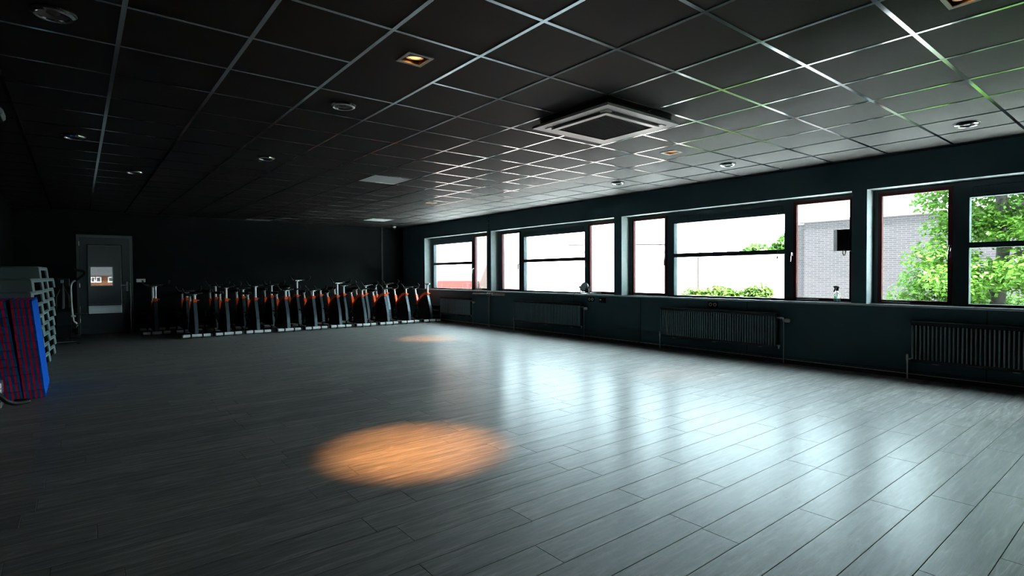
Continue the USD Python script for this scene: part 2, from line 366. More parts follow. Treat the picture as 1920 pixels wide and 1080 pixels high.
part(bf, 'plinth', cat_([bx(XL, DX0 - .05, YF - .016, YF, 0, .055), bx(DX1 + .05, XW - .016, YF - .016, YF, 0, .055)]), MT['plinth_wood'], smooth=False)
struct('trim_1', bx(XW - .028, XG + .02, YB, YF - .6, SILL - .028, SILL, .004), MT['sill_stone'], False)
struct('trim_2', bx(6.845, 6.885, YF - .03, YF, .055, ZC), MT['pipe_dark'], False)

# windows
ZT_C, ZT_F, ZB = 2.165, 2.06, 0.895
def handle(win, y, z, dark=False):
    m = 'black_plastic' if dark else 'chrome'
    h = part(win, 'handle_plate', bx(XG - .034, XG - .020, y - .013, y + .013, z - .035, z + .035, .003), MT[m])
    part(h, 'handle', cat_([rod((XG - .034, y, z + .012), (XG - .062, y, z + .012), .008), tube(bend([(XG - .062, y, z + .014), (XG - .066, y + .004, z - .03), (XG - .064, y + .012, z - .11)]), .009, 8)]), MT[m])
def window(n, a, b, panes):
    w = thing(f'window_{n}', kind='structure')
    hole = []; e = .042
    for kind, g0, g1 in panes:
        if kind == 'c': hole.append(sbox(g1 - e, ZB - e, g0 + e, ZT_C + e))
        else: hole += [sbox(g1, ZB - .022, g0, 1.500), sbox(g1, 1.560, g0, ZT_F)]
    part(w, 'frame', prism(sbox(b, SILL, a, HEAD).difference(unary_union(hole)), .085, 'yz', XG), MT['frame_paint'], smooth=False)
    for kind, g0, g1 in panes:
        if kind == 'c':
            ring = sbox(g1 - e + .002, ZB - e + .002, g0 + e - .002, ZT_C + e - .002).difference(sbox(g1, ZB, g0, ZT_C))
            s = part(w, 'casement', prism(ring, .046, 'yz', XG - .018), MT['sash_red'], smooth=False, label='dark red casement sash')
            part(s, 'pane', bx(XG + .012, XG + .018, g1 - .008, g0 + .008, ZB - .008, ZT_C + .008), MT['pane_glass'], smooth=False)
            part(s, 'stay', cat_([bx(XG - .036, XG - .028, g0 - .30, g0 - .01, ZB - .030, ZB - .018, .002), rod((XG - .030, g0 - .29, ZB - .024), (XG - .018, g0 - .29, ZB - .024), .006), rod((XG - .030, g0 - .02, ZB - .024), (XG - .018, g0 - .02, ZB - .024), .006)]), MT['chrome'], label='bright metal casement stay')
        else:
            for z0, z1 in ((ZB - .022, 1.500), (1.560, ZT_F)):
                part(w, 'pane', bx(XG + .064, XG + .070, g1 - .006, g0 + .006, z0 - .006, z1 + .006), MT['pane_glass'], smooth=False)
                part(w, 'glazing_bead', prism(sbox(g1 - .012, z0 - .012, g0 + .012, z1 + .012).difference(sbox(g1, z0, g0, z1)), .012, 'yz', XG - .006), MT['frame_paint'], smooth=False)
            part(w, 'vent_strip', cat_([bx(XG - .014, XG - .001, g1 + .03, g0 - .03, 2.085, 2.175, .004)] + [bx(XG - .017, XG - .014, yy, yy + .012, 2.10, 2.16) for yy in np.arange(g1 + .05, g0 - .06, .03)]), MT['frame_paint'], smooth=False)
    return w
w1 = window(1, *OPEN[0], [('f', 13.19, 11.32), ('c', 11.16, 10.50)])
w2 = window(2, *OPEN[1], [('c', 10.05, 9.42), ('f', 9.275, 7.42), ('c', 7.267, 6.62)])
w3 = window(3, *OPEN[2], [('c', 6.21, 5.557), ('f', 5.38, 3.572), ('c', 3.406, 2.745)])
w4 = window(4, *OPEN[3], [('c', 2.388, 1.736), ('f', 1.55, -.26), ('c', -.42, -1.07)])
handle(w1, 11.19, 1.37); handle(w2, 7.33, 1.45); handle(w2, 9.40, 1.45, True); handle(w3, 3.455, 1.50); handle(w3, 5.52, 1.48, True); handle(w4, 1.71, 1.50)

# far door with its glazed leaf
d = thing('door_1', kind='structure')
fr = sbox(DX0, 0, DX1, DZ).difference(sbox(DX0 + .045, -.1, DX1 - .045, DZ - .045))
part(d, 'door_frame', prism(fr, .12, 'xz', YF - .014), MT['door_trim'], smooth=False)
GX0, GX1, GZ0, GZ1 = .168, .745, .440, 1.905
leaf = sbox(DX0 + .048, .008, DX1 - .048, DZ - .048)
lf = part(d, 'door_leaf', prism(leaf.difference(sbox(GX0, GZ0, GX1, GZ1)), .04, 'xz', YF + .012), MT['door_paint'], smooth=False)
part(lf, 'glazing_bead', prism(sbox(GX0 - .018, GZ0 - .018, GX1 + .018, GZ1 + .018).difference(sbox(GX0, GZ0, GX1, GZ1)), .012, 'xz', YF + .001), MT['door_seal'], smooth=False)
part(lf, 'pane', bx(GX0 - .004, GX1 + .004, YF + .030, YF + .036, GZ0 - .004, GZ1 + .004), MT['pane_glass'], smooth=False)
pl = part(lf, 'handle_plate', bx(.825, .862, YF + .002, YF + .012, .91, 1.12, .006), MT['brushed'], label='brushed metal door plate')
part(pl, 'handle', cat_([rod((.843, YF + .004, 1.045), (.843, YF - .045, 1.045), .010), tube(bend([(.845, YF - .045, 1.045), (.80, YF - .048, 1.045), (.725, YF - .046, 1.043)]), .009)]), MT['brushed'])
part(lf, 'lock_knob', lathe([(0.0, 0), (.016, 0), (.016, .012), (0, .014)], 14, 'y', (.905, YF - .004, 1.07)), MT['brushed'])
for z in (.30, 1.05, 1.93): part(d, 'hinge', rod((DX0 + .045, YF - .008, z - .045), (DX0 + .045, YF - .008, z + .045), .009, 10), MT['brass'], label='bare brass hinge')

part(d, 'threshold', bx(DX0 + .045, DX1 - .045, YF, YF + .07, -.004, .012, .003), MT['door_seal'])
# light switch beside the door
s = thing('light_switch', 'pale double light switch plate on the dark wall right of the glazed door', 'light switch', (1.095, YF, 1.14))
part(s, 'plate', bx(-.085, .085, -.012, 0, -.038, .038, .004), MT['cream_plastic'])
part(s, 'rocker', bx(-.072, -.004, -.018, -.010, -.028, .028, .003), MT['white_plastic']); part(s, 'socket_insert', lathe([(0, 0), (.026, 0), (.026, .006), (.018, .008), (.016, .001), (0, .001)], 20, 'y', (.045, -.017, 0)), MT['cream_plastic'])

# ------------------------------------------------------------------ room behind the glazed door
br = thing('trim_3', kind='structure')
part(br, 'back_room_floor', bx(-2.6, 4.0, YF + .18, 29.2, -.1, -.004), mottled('vinyl', (0.3, 0.3225, 0.33), (0.36, 0.3825, 0.39), 1.5, 0.5), smooth=False)
part(br, 'back_room_ceiling', bx(-2.6, 4.0, YF + .18, 29.2, 2.62, 2.8), MT['far_wall_paint'], smooth=False)
part(br, 'back_room_wall', bx(3.8, 4.0, YF + .18, 29.2, -.1, 2.8), MT['far_wall_paint'], smooth=False)
part(br, 'back_room_wall', cat_([bx(-2.6, -2.4, YF + .18, 24.0, -.1, 2.8), bx(-2.6, -2.4, 28.4, 29.2, -.1, 2.8), bx(-2.6, -2.4, 24.0, 28.4, .9, 2.8)]), MT['far_wall_paint'], smooth=False)
WX0, WX1, WZ0, WZ1 = .395, 1.185, .825, 1.660
part(br, 'back_room_wall', prism(sbox(-2.6, -.1, 4.0, 2.8).difference(sbox(WX0, WZ0, WX1, WZ1)), .2, 'xz', 29.0), MT['far_wall_paint'], smooth=False)
part(br, 'back_room_window_frame', prism(sbox(WX0, WZ0, WX1, WZ1).difference(sbox(WX0 + .03, WZ0 + .03, WX1 - .03, WZ1 - .03)), .06, 'xz', 29.05), MT['frame_paint'], smooth=False)
part(br, 'back_room_pane', bx(WX0 + .02, WX1 - .02, 29.07, 29.08, WZ0 + .02, WZ1 - .02), MT['tinted_glass'], smooth=False)
part(br, 'back_room_glass_door', cat_([bx(-2.53, -2.47, yy - .04, yy + .04, 0, .9) for yy in (24.04, 26.2, 28.36)]), MT['frame_paint'], smooth=False)

# ------------------------------------------------------------------ things on the ceiling
DL = ['glowing square recessed downlight in the ceiling left of the air conditioner', 'small lit square downlight in the ceiling between the air conditioner and the windows',
      'farthest lit square downlight, small, near the far window wall', 'lit square downlight cut off by the top edge of the picture at right']
for k, (lx, ly) in enumerate(LIGHTS):
    t = thing('downlight', DL[k], 'downlight', (lx, ly, ZC), 0, 'square recessed downlights')
    o, i = .090, .070
    part(t, 'trim_ring', prism(sbox(-o, -o, o, o).difference(sbox(-i, -i, i, i)), .006, at=-.003), MT['white_plastic'], smooth=False)
    part(t, 'housing', cat_([prism(sbox(-.08, -.08, .08, .08).difference(sbox(-i, -i, i, i)), .09, at=.003), bx(-.08, .08, -.08, .08, .093, .097)]), MT['lamp_gold'], smooth=False)
    tilt = (10 if k != 1 else 6, 'x')
    def tl(m): return rot(rot(m, 9 if k != 3 else -4, (1, 0, 0)), -4, (0, 1, 0))
    part(t, 'gimbal_ring', tl(lathe([(.050, -.004), (.056, -.004), (.057, .012), (.050, .016), (.050, -.004)], 36, at=(0, 0, .012))), MT['cassette_grey'])
    rf = part(t, 'reflector', tl(lathe([(.049, .012), (.044, .030), (.030, .052), (.012, .062), (0, .062)], 36)), MT['lamp_gold'], label='golden lamp reflector')
    part(rf, 'bulb', tl(lathe([(0, .006), (.030, .008), (.044, .014), (.040, .026), (.020, .045), (0, .050)], 24)), MT['lamp_glow'], label='glowing bulb')
    sp = UsdLux.SphereLight.Define(stage, str(t.GetPath()) + '/beam')
    sp.CreateRadiusAttr(.028); sp.CreateIntensityAttr(LAMP * (2500, 300, 1300, 1500)[k]); sp.CreateColorAttr(Gf.Vec3f(1.0, .43, .13))
    sh = UsdLux.ShapingAPI.Apply(sp.GetPrim()); sh.CreateShapingConeAngleAttr(16.5); sh.CreateShapingConeSoftnessAttr(1.0)
    sp.AddTranslateOp().Set(Gf.Vec3d(0, 0, -.035)); sp.AddRotateXYZOp().Set(Gf.Vec3f(*((6.5, -3.5, 0), (4, -10, 0), (2, 0, 0), (-26, 4, 0))[k]))

SP = [((1.700, 4.305), 'round dark ceiling speaker just beyond the glowing downlight left of the air conditioner'), ((-.078, 3.72), 'round dark ceiling speaker in the top left corner of the picture'),
      ((1.735, 6.76), 'small round ceiling speaker over the room left of the nearer white ceiling panel'), ((6.472, 1.32), 'round ceiling speaker above the rightmost window'),
      ((6.431, 3.675), 'round ceiling speaker above the window with the black wall speaker'), ((6.40, 5.43), 'round ceiling speaker above the gap between the second and third windows'),
      ((-.01, 6.85), 'dark round ceiling speaker at far left beside the shiny ceiling bar'), ((.60, 8.70), 'dark round ceiling speaker over the steps, farthest of the speakers on the left')]
sp0 = None
for (x, y), lab in SP:
    if sp0 is None:
        t = sp0 = thing('ceiling_speaker', lab, 'ceiling speaker', (x, y, ZC), 0, 'round ceiling speakers')
        part(t, 'rim', lathe([(.066, -.002), (.088, -.001), (.096, -.006), (.094, -.016), (.080, -.024), (.070, -.020), (.066, -.002)], 40), MT['chrome'], label='shiny metal rim')
        part(t, 'collar', lathe([(.096, -.006), (.100, -.001), (.100, 0), (.066, 0), (.066, -.004)], 40), MT['black_plastic'])
        part(t, 'cone', lathe([(.068, -.012), (.050, -.010), (.030, -.006), (.022, -.012), (.010, -.017), (0, -.018)], 36), MT['speaker_disc'])
    else: dup(sp0, (x, y, ZC), 0, lab)
for (i, jn), lab in zip(PANELS, ['white square ceiling panel, the nearer and larger one, left of the shiny bars', 'white square ceiling panel, the smaller one near the far corner', 'narrow white ceiling panel strip meeting the far wall']):
    t = thing('ceiling_panel', lab, 'ceiling panel', ((ax[i] + ax[i + 1]) / 2, (by[jn] + by[jn + 1]) / 2, ZC))
    hx, hy = (ax[i + 1] - ax[i]) / 2 - .012, (by[jn + 1] - by[jn]) / 2 - .012
    part(t, 'frame', prism(sbox(-hx, -hy, hx, hy).difference(sbox(-hx + .012, -hy + .012, hx - .012, hy - .012)), .02, at=.0035), MT['white_plastic'], smooth=False)
    part(t, 'diffuser', bx(-hx + .012, hx - .012, -hy + .012, hy - .012, .006, .012), MT['white_panel'], smooth=False)

t = thing('air_conditioner', 'square white ceiling cassette air conditioner with a dark centre grille hanging from the black ceiling', 'air conditioner', (3.715, 3.30, ZC))
part(t, 'neck', bx(-.42, .42, -.40, .40, -.05, 0), MT['dark_slot'], smooth=False)
H2, L2 = .475, .450
part(t, 'panel', cat_([prism(sbox(-H2, -L2, H2, L2).difference(sbox(-.385, -.36, .385, .36)), .014, at=-.062), prism(sbox(-H2 + .006, -L2 + .006, H2 - .006, L2 - .006).difference(sbox(-.40, -.38, .40, .38)), .012, at=-.050)]), MT['cassette_grey'], smooth=False)
part(t, 'air_channel', bx(-.39, .39, -.365, .365, -.055, -.046), MT['dark_slot'], smooth=False)
rr = sbox(-.335, -.31, .335, .31).buffer(.022).difference(sbox(-.312, -.287, .312, .287))
part(t, 'inner_ring', prism(rr, .024, at=-.078), MT['white_plastic'], smooth=False)
corner = unary_union([sbox(sx * .37 - .05, sy * .345 - .05, sx * .37 + .05, sy * .345 + .05) for sx in (-1, 1) for sy in (-1, 1)]).intersection(sbox(-.392, -.367, .392, .367)).difference(sbox(-.345, -.32, .345, .32))
for gm in corner.geoms: part(t, 'corner_cover', prism(gm, .020, at=-.068), MT['white_plastic'], smooth=False)
g = part(t, 'grille', bx(-.314, .314, -.289, .289, -.070, -.060), MT['grille_dark'], smooth=False, label='dark intake grille')
part(g, 'grille_rib', cat_([bx(x - .0015, x + .0015, -.285, .285, -.0725, -.070) for x in np.arange(-.297, .30, .018)]), MT['grille_dark'], smooth=False, kind='stuff')
part(t, 'grille_frame', prism(sbox(-.312, -.287, .312, .287).difference(sbox(-.302, -.277, .302, .277)), .006, at=-.078), MT['black_plastic'], smooth=False)
for sy in (-1, 1): part(t, 'louver', rot(bx(-.30, .30, sy * .352 - .012, sy * .352 + .012, -.068, -.062, .002), sy * 30, (1, 0, 0), (0, sy * .352, -.064)), MT['black_plastic'])
for sx in (-1, 1): part(t, 'louver', rot(bx(sx * .377 - .012, sx * .377 + .012, -.275, .275, -.068, -.062, .002), -sx * 30, (0, 1, 0), (sx * .377, 0, -.064)), MT['black_plastic'])

t = thing('security_camera', 'small white dome camera under the ceiling in the far corner', 'security camera', (7.02, 14.12, ZC))
part(t, 'base', lathe([(0, 0), (.058, 0), (.060, -.012), (.056, -.035), (.046, -.045)], 28), MT['white_plastic'])
part(t, 'dome', lathe([(.046, -.044), (.044, -.060), (.033, -.080), (.016, -.090), (0, -.093)], 24), MT['black_gloss'], label='dark camera dome')

t = thing('projector', 'pale box cut off by the left edge, hanging below the ceiling', 'projector', (-.556, 5.5, 2.435), 0)
part(t, 'case', bx(-.15, .15, -.12, .12, -.028, .026, .012), MT['step_grey']); part(t, 'case_base', bx(-.14, .135, -.11, .11, -.034, -.028), MT['black_plastic'])
part(t, 'bracket', cat_([rod((-.06, 0, .02), (-.06, 0, .172), .018), bx(-.11, -.01, -.05, .05, .168, .175)]), MT['black_plastic'])

# ------------------------------------------------------------------ things on and under the window sills
RAD = [(12.35, 10.98, .21, .645, False), (9.262, 7.266, .205, .662, True), (5.425, 3.537, .205, .672, True), (2.004, .20, .205, .660, True)]
RL = ['dark ribbed radiator under the farthest window', 'dark ribbed radiator under the second window from the far end', 'dark ribbed radiator under the window with the hedge view', 'dark ribbed radiator at the right edge under the nearest window']
rib = None
for (a, b, z0, z1, lit), lab in zip(RAD, RL):
    t = thing('radiator', lab, 'radiator', (XW, (a + b) / 2, 0), 0, 'ribbed radiators under the windows'); h = (a - b) / 2
    part(t, 'body', cat_([bx(-.062, -.030, -h, h, z0 + .02, z1 - .02, .006)]), MT['radiator_core'])
    part(t, 'frame', cat_([bx(-.098, -.030, -h, h, zz, zz + .030, .006) for zz in (z0, z1 - .03)]), MT['radiator_core'])
    part(t, 'top_cover', bx(-.104, -.024, -h - .004, h + .004, z1 - .001, z1 + .010, .002), MT['radiator_core'])
    n = int(2 * h / .0375)
    for k in range(n):
        yy = -h + (k + .5) * 2 * h / n
        part(t, 'rib', prism([(-.058, -.005), (-.108, -.005), (-.108, .005), (-.058, .005)], z1 - z0 - .07, at=z0 + .035).apply_translation((0, yy, 0)), MT['radiator_paint'], smooth=False)
    for sy in (-.7, .7): part(t, 'bracket', bx(-.05, 0, sy * h - .015, sy * h + .015, z0 + .05, z1 - .05), MT['radiator_paint'], smooth=False)
    for sy in (-.75, 0, .75): part(t, 'clip', bx(-.075, -.03, sy * h - .03, sy * h + .03, z0 - .012, z0 + .002, .003), MT['brushed'], label='bare metal clip under the radiator')
    # thermostatic valve on the near top corner, outlet valve on the far lower corner
    if b > .5:
        v = part(t, 'valve', cat_([rod((-.06, -h, z1 - .055), (-.06, -h - .06, z1 - .055), .013), tube(bend([(-.06, -h - .05, z1 - .055), (-.06, -h - .075, z1 - .06), (-.06, -h - .085, z1 - .10)]), .012)]), MT['brushed'], label='metal valve body')
        part(v, 'thermostat_head', move(lathe([(0, 0), (.018, 0), (.026, .012), (.027, .055), (.022, .068), (0, .070)], 20, 'y'), 0, 0, 0).apply_transform(trimesh.transformations.compose_matrix(translate=(-.062, -h - .095, z1 - .085), angles=(math.pi, 0, 0))), MT['cream_plastic'], label='cream thermostat knob')
        part(t, 'supply_pipe', rod((-.06, -h - .085, z1 - .10), (-.06, -h - .085, 0), .0075), MT['radiator_paint'])
        part(t, 'drain_plug', cat_([rod((-.06, -h, z0 + .03), (-.06, -h - .035, z0 + .03), .013), rod((-.06, -h - .02, z0 + .03), (-.06, -h - .02, z0 - .01), .010)]), MT['brushed'], label='metal drain plug')
    v = part(t, 'outlet_valve', cat_([rod((-.06, h, z0 + .03), (-.06, h + .035, z0 + .03), .012), lathe([(0, .05), (.011, .05), (.014, .03), (.013, -.02), (.009, -.04), (.009, -.05)], 14, 'z', (-.06, h + .037, z0 + .03))]), MT['brushed'], label='metal outlet valve')
    part(t, 'return_pipe', cat_([rod((-.06, h + .037, z0), (-.06, h + .037, 0), .0075), lathe([(.009, .006), (.018, .005), (.018, 0)], 16, 'z', (-.06, h + .037, 0))]), MT['brushed'])

def outlet(y, z, lab):
    t = thing('power_outlet', lab, 'power outlet', (XW, y, z))
    part(t, 'frame', bx(-.010, 0, -.085, .085, -.045, .045, .003), MT['black_plastic'])
    for sy in (-.037, .037): part(t, 'socket', lathe([(0, -.006), (.006, -.006), (.006, -.002), (.016, -.002), (.018, -.014), (.026, -.014), (.027, -.010)], 24, 'x', (-.001, sy, 0)).apply_scale(1), MT['cream_plastic'], label='round cream socket')
outlet(4.54, .757, 'pair of round cream sockets above the radiator under the hedge window')
outlet(7.05, .757, 'pair of round cream sockets beside the second radiator from the far end')
t = thing('switch_box', 'small black box with a pale button right of the far pair of sockets', 'switch', (XW, 6.76, .755))
part(t, 'box', bx(-.03, 0, -.07, .07, -.045, .045, .004), MT['black_plastic']); part(t, 'button', bx(-.036, -.028, .012, .05, -.010, .012, .003), MT['cream_plastic'])

t = thing('heating_pipe', 'grey pipe running down the wall between the two far windows', 'pipe', (XW, 10.24, 0))
part(t, 'riser', tube(bend([(-.05, 0, 0), (-.05, 0, .04), (-.042, .012, .075), (-.04, .012, .14), (-.04, .012, .72)]), .017), MT['pipe_grey'])
part(t, 'floor_collar', lathe([(.020, .05), (.030, .045), (.030, 0)], 18, 'z', (-.05, 0, 0)), MT['pipe_grey'])
part(t, 'cross_pipe', cat_([rod((-.045, .03, .77), (-.045, .66, .765), .024), rod((-.045, -.16, .772), (-.045, .05, .77), .030)]), MT['pipe_grey'])
for yy in (-.13, -.04, .05): part(t, 'coupling', lathe([(.030, -.018), (.036, -.016), (.036, .016), (.030, .018)], 20, 'y', (-.045, yy, .772)), MT['brushed'])
part(t, 'upper_conduit', rod((-.008, .045, SILL + .02), (-.008, .045, ZC), .008), MT['pipe_dark'])
for zz in (2.32, 2.42, 2.52): part(t, 'conduit_clip', bx(-.02, 0, .034, .056, zz, zz + .02, .003), MT['brushed'])
part(t, 'tag', bx(-.06, -.035, -.60, -.16, .745, .80, .003), MT['tag_beige'], label='beige insulated pipe end')

t = thing('floodlight', 'round LED floodlight tilted in a U shaped stand on the window sill', 'lamp', (XW + .085, 7.30, SILL), 0)
def ft(m): return rot(rot(m, 20, (0, 1, 0), (0, 0, .125)), 0, (0, 0, 1))
part(t, 'housing', ft(lathe([(0, .05), (.055, .045), (.085, .02), (.093, -.015), (.090, -.025), (.084, -.026)], 32, 'x', (0, 0, .125))), MT['black_plastic'])
ln = part(t, 'lens_plate', ft(lathe([(0, -.022), (.086, -.022), (.086, -.018)], 32, 'x', (0, 0, .125))), MT['lens_frost'], label='pale lens plate')
cells = []
for r_, n_ in ((0, 1), (.025, 6), (.050, 12), (.072, 18)):
    for k in range(n_):
        a = 2 * math.pi * k / n_; cells.append(lathe([(0, -.027), (.007, -.025), (.010, -.021)], 8, 'x', (0, r_ * math.cos(a), .125 + r_ * math.sin(a))))
part(ln, 'lens', ft(cat_(cells)), MT['clear_plastic'], kind='stuff')
part(t, 'stand', cat_([tube(bend([(0, -.112, .125), (0, -.112, .03), (0, -.095, .009), (0, 0, .008), (0, .095, .009), (0, .112, .03), (0, .112, .125)], 5), .008, 8), bx(-.05, .05, -.05, .05, 0, .008, .002)]), MT['brushed'], label='bare metal U stand')
for sy in (-1, 1): part(t, 'clamp_knob', lathe([(0, -.014), (.016, -.014), (.018, 0), (.016, .014), (0, .014)], 14, 'y', (0, sy * .122, .125)), MT['black_plastic'])
part(t, 'cable', tube(bend([(.03, .03, .06), (-.02, .10, .02), (-.100, .16, .010), (-.119, .18, -.03), (-.100, .20, -.14), (-.098, .2, -.2)]), .004, 6), MT['black_rubber'])

t = thing('spray_bottle', 'clear spray bottle with a black trigger head on the window sill below the black speaker', 'spray bottle', (XW + .09, 2.845, SILL), 60)
part(t, 'bottle', lathe([(0, .001), (.036, .001), (.040, .008), (.040, .085), (.036, .108), (.020, .130), (.014, .138), (.014, .150)], 28), MT['clear_plastic'])
part(t, 'liquid', lathe([(0, .004), (.036, .004), (.0375, .010), (.0375, .075), (0, .075)], 28), MT['bottle_water'], label='pale blue liquid')
tr = part(t, 'trigger_head', cat_([lathe([(0, .148), (.017, .148), (.018, .168), (.012, .178), (0, .178)], 18), prism([(-.020, .176), (.030, .176), (.052, .190), (.052, .206), (-.008, .210), (-.024, .196)], .022, 'xz', -.011)]), MT['black_plastic'])
part(tr, 'trigger', prism([(.030, .178), (.040, .182), (.050, .150), (.062, .135), (.054, .132), (.040, .148)], .012, 'xz', -.006), MT['black_plastic'])
part(t, 'dip_tube', rod((0, 0, .01), (.004, 0, .15), .0025, 6), MT['white_plastic'])

t = thing('wall_speaker', 'black wall speaker on the window pillar above the spray bottle', 'speaker', (7.665, 2.66, 1.64))
part(t, 'cabinet', prism(Polygon([(-.11, .03), (.085, .045), (.085, .205), (-.06, .215), (-.11, .16)]).buffer(.006), .27, at=-.135), MT['black_plastic'])
part(t, 'grille', bx(-.128, -.117, .04, .158, -.12, .12, .004), MT['speaker_cone'])
part(t, 'bracket', cat_([bx(-.03, .03, -.010, .0, -.06, .06), bx(-.012, .012, -.005, .045, -.02, .02)]), MT['black_plastic'])
part(t, 'cable_loop', tube(bend([(-.03, .09, -.13), (-.035, .095, -.17), (-.03, .11, -.19), (-.025, .125, -.165), (-.03, .12, -.13)]), .007, 8), MT['cream_plastic'], label='cream cable loop')

t = thing('blind_cord', 'thin blind cord with a dark pull hanging in the middle of the hedge window', 'cord', (XG - .03, 3.66, 0))
part(t, 'cord', cat_([rod((0, 0, 2.08), (0, 0, 1.45), .0022, 6), tube(bend([(0, .01, 1.45), (0, .02, 1.36), (0, 0, 1.32), (0, -.015, 1.36), (0, 0, 1.45)]), .0018, 6)]), MT['white_plastic'])
part(t, 'pull', lathe([(0, 1.47), (.007, 1.465), (.010, 1.44), (0, 1.43)], 12), MT['black_plastic'])

# ------------------------------------------------------------------ spin bikes (front towards -y, origin under the front bar)
def bike(name, lab, group, loc, rz, hz, sz, bars=True):
    t = thing(name, lab, 'exercise bike', loc, rz, group)
    for yy, nm in ((0, 'front_bar'), (1.01, 'rear_bar')):
        bar = part(t, nm, bx(-.246, .246, yy - .036, yy + .036, .022, .078, .010), MT['bike_white'], label='white floor bar')
        for sx in (-1, 1):
            part(bar, 'end_cap', bx(sx * .257 - .012, sx * .257 + .012, yy - .038, yy + .038, .015, .080, .006), MT['black_rubber'])
            part(bar, 'foot', bx(sx * .10 - .014, sx * .10 + .014, yy - .040, yy + .040, 0, .082, .004), MT['black_rubber'])
    part(t, 'base_beam', cat_([bx(-.03, .03, .03, .98, .05, .10, .008), bx(-.035, .035, .55, .70, .09, .30, .008)]), MT['black_gloss'])
    fk = [(0.0, .075), (.035, .30), (.075, .43), (.20, .735)]
    fo = Polygon(fk + [(y_ + .06, z_) for y_, z_ in fk[::-1]])
    part(t, 'fork', prism(fo, .062, 'yz', -.031), MT['bike_fork'], smooth=False, label='slate grey front fork')
    fin = Polygon([(.075, .10), (.10, .30), (.14, .42), (.255, .70), (.36, .675), (.50, .60), (.66, .47), (.70, .36), (.66, .20), (.58, .10)]).buffer(.01)
    part(t, 'flywheel_cover', prism(fin, .084, 'yz', -.042), MT['black_plastic'], smooth=30)
    part(t, 'flywheel', lathe([(0, -.050), (.05, -.052), (.06, -.048), (.20, -.048), (.205, -.038), (.205, .038), (.20, .048), (.06, .048), (.05, .052), (0, .050)], 36, 'x', (0, .35, .34)), MT['black_gloss'])
    curve = bend([(.205, .735), (.34, .725), (.50, .655), (.64, .545), (.72, .475), (.76, .42)], 5)
    off = np.gradient(curve, axis=0); off = np.stack([-off[:, 1], off[:, 0]], 1); off /= np.linalg.norm(off, axis=1, keepdims=True)
    wd = np.linspace(.044, .038, len(curve))[:, None]
    part(t, 'top_tube', prism(Polygon(np.vstack([curve + off * wd, (curve - off * wd)[::-1]])).buffer(.004), .055, 'yz', -.0275), MT['bike_orange'], smooth=40, label='orange curved frame tube')
    part(t, 'seat_tube', prism(Polygon([(.70, .42), (.755, .40), (.80, .50), (.875, .685), (.815, .70), (.745, .53)]).buffer(.004), .058, 'yz', -.029), MT['bike_orange'], smooth=40, label='orange seat tube')
    part(t, 'rear_stay', tube([(0, .74, .42), (0, .92, .20), (0, 1.0, .08)], .028), MT['black_gloss'])
    part(t, 'head_clamp', cat_([bx(-.036, .036, .17, .25, .70, .765, .010), rod((.03, .20, .745), (.075, .19, .74), .009)]), MT['bike_orange'], label='orange head tube')
    part(t, 'handlebar_post', cat_([tube([(0, .21, .72), (0, .225, hz)], .023, 14), bx(-.03, .03, .12, .28, hz - .012, hz + .012, .005)]), MT['bike_silver'], label='bare metal handlebar post')
    if bars:
        bs = [(-.235, .02, hz + .12), (-.225, -.06, hz + .075), (-.18, -.02, hz + .03), (-.09, .13, hz + .028), (0, .15, hz + .026), (.09, .13, hz + .028), (.18, -.02, hz + .03), (.225, -.06, hz + .075), (.235, .02, hz + .12)]
        hb = part(t, 'handlebar', cat_([tube(bend(bs, 5), .015, 10), tube(bend([(-.13, .09, hz + .028), (-.06, -.02, hz + .03), (.06, -.02, hz + .03), (.13, .09, hz + .028)], 5), .014, 8)]), MT['black_rubber'])
        part(hb, 'bar_clamp', cat_([bx(-.085, .085, .10, .125, hz + .008, hz + .02, .003), rod((-.02, .14, hz + .012), (.02, .14, hz + .012), .016)]), MT['chrome'], label='bright clamp')
    else:
        part(t, 'stem', bx(-.03, .03, .10, .30, hz + .012, hz + .03, .005), MT['bike_silver'], label='bare stem without bars')
    part(t, 'seat_post', cat_([tube([(0, .835, .66), (0, .905, sz)], .024, 14), bx(-.018, .018, .82, .99, sz - .006, sz + .014, .004)]), MT['bike_silver'], label='bare metal seat post')
    sd = [(.74, 0), (.72, .022), (.80, .028), (.90, .060), (.98, .085), (1.01, .07), (1.02, 0)]
    part(t, 'saddle', prism(Polygon([(x_, y_) for y_, x_ in sd] + [(-x_, y_) for y_, x_ in sd[::-1]]).buffer(.008), .05, at=sz + .014), MT['black_rubber'], smooth=50)
    part(t, 'knob', lathe([(0, 0), (.022, .004), (.022, .025), (0, .03)], 14, 'y', (0, .885, .64)), MT['black_plastic'])
    cr = part(t, 'crank', cat_([lathe([(.055, -.078), (.095, -.078), (.10, -.070), (.095, -.064), (.055, -.064)], 28, 'x', (0, .70, .32)), lathe([(.055, .064), (.095, .064), (.10, .070), (.095, .078), (.055, .078)], 28, 'x', (0, .70, .32)),
        rod((-.12, .70, .32), (.12, .70, .32), .016), rod((-.10, .70, .32), (-.105, .60, .44), .012), rod((.10, .70, .32), (.105, .80, .20), .012)]), MT['bike_fork'], label='grey crank ring and arms')
    for sx, yy, zz in ((-1, .60, .44), (1, .80, .20)): part(cr, 'pedal', bx(sx * .155 - .045, sx * .155 + .045, yy - .04, yy + .04, zz - .012, zz + .012, .004), MT['black_plastic'])
    return t
FX = [1.83, 2.41, 2.985, 3.60, 4.20, 4.78, 5.38, 5.98, 6.575, 7.185]
FH = [(.86, .80), (.98, .83), (1.00, .80), (.90, .80), (.88, .82), (1.04, .80), (.88, .80), (.88, .80), (.89, .86), (.98, .86)]
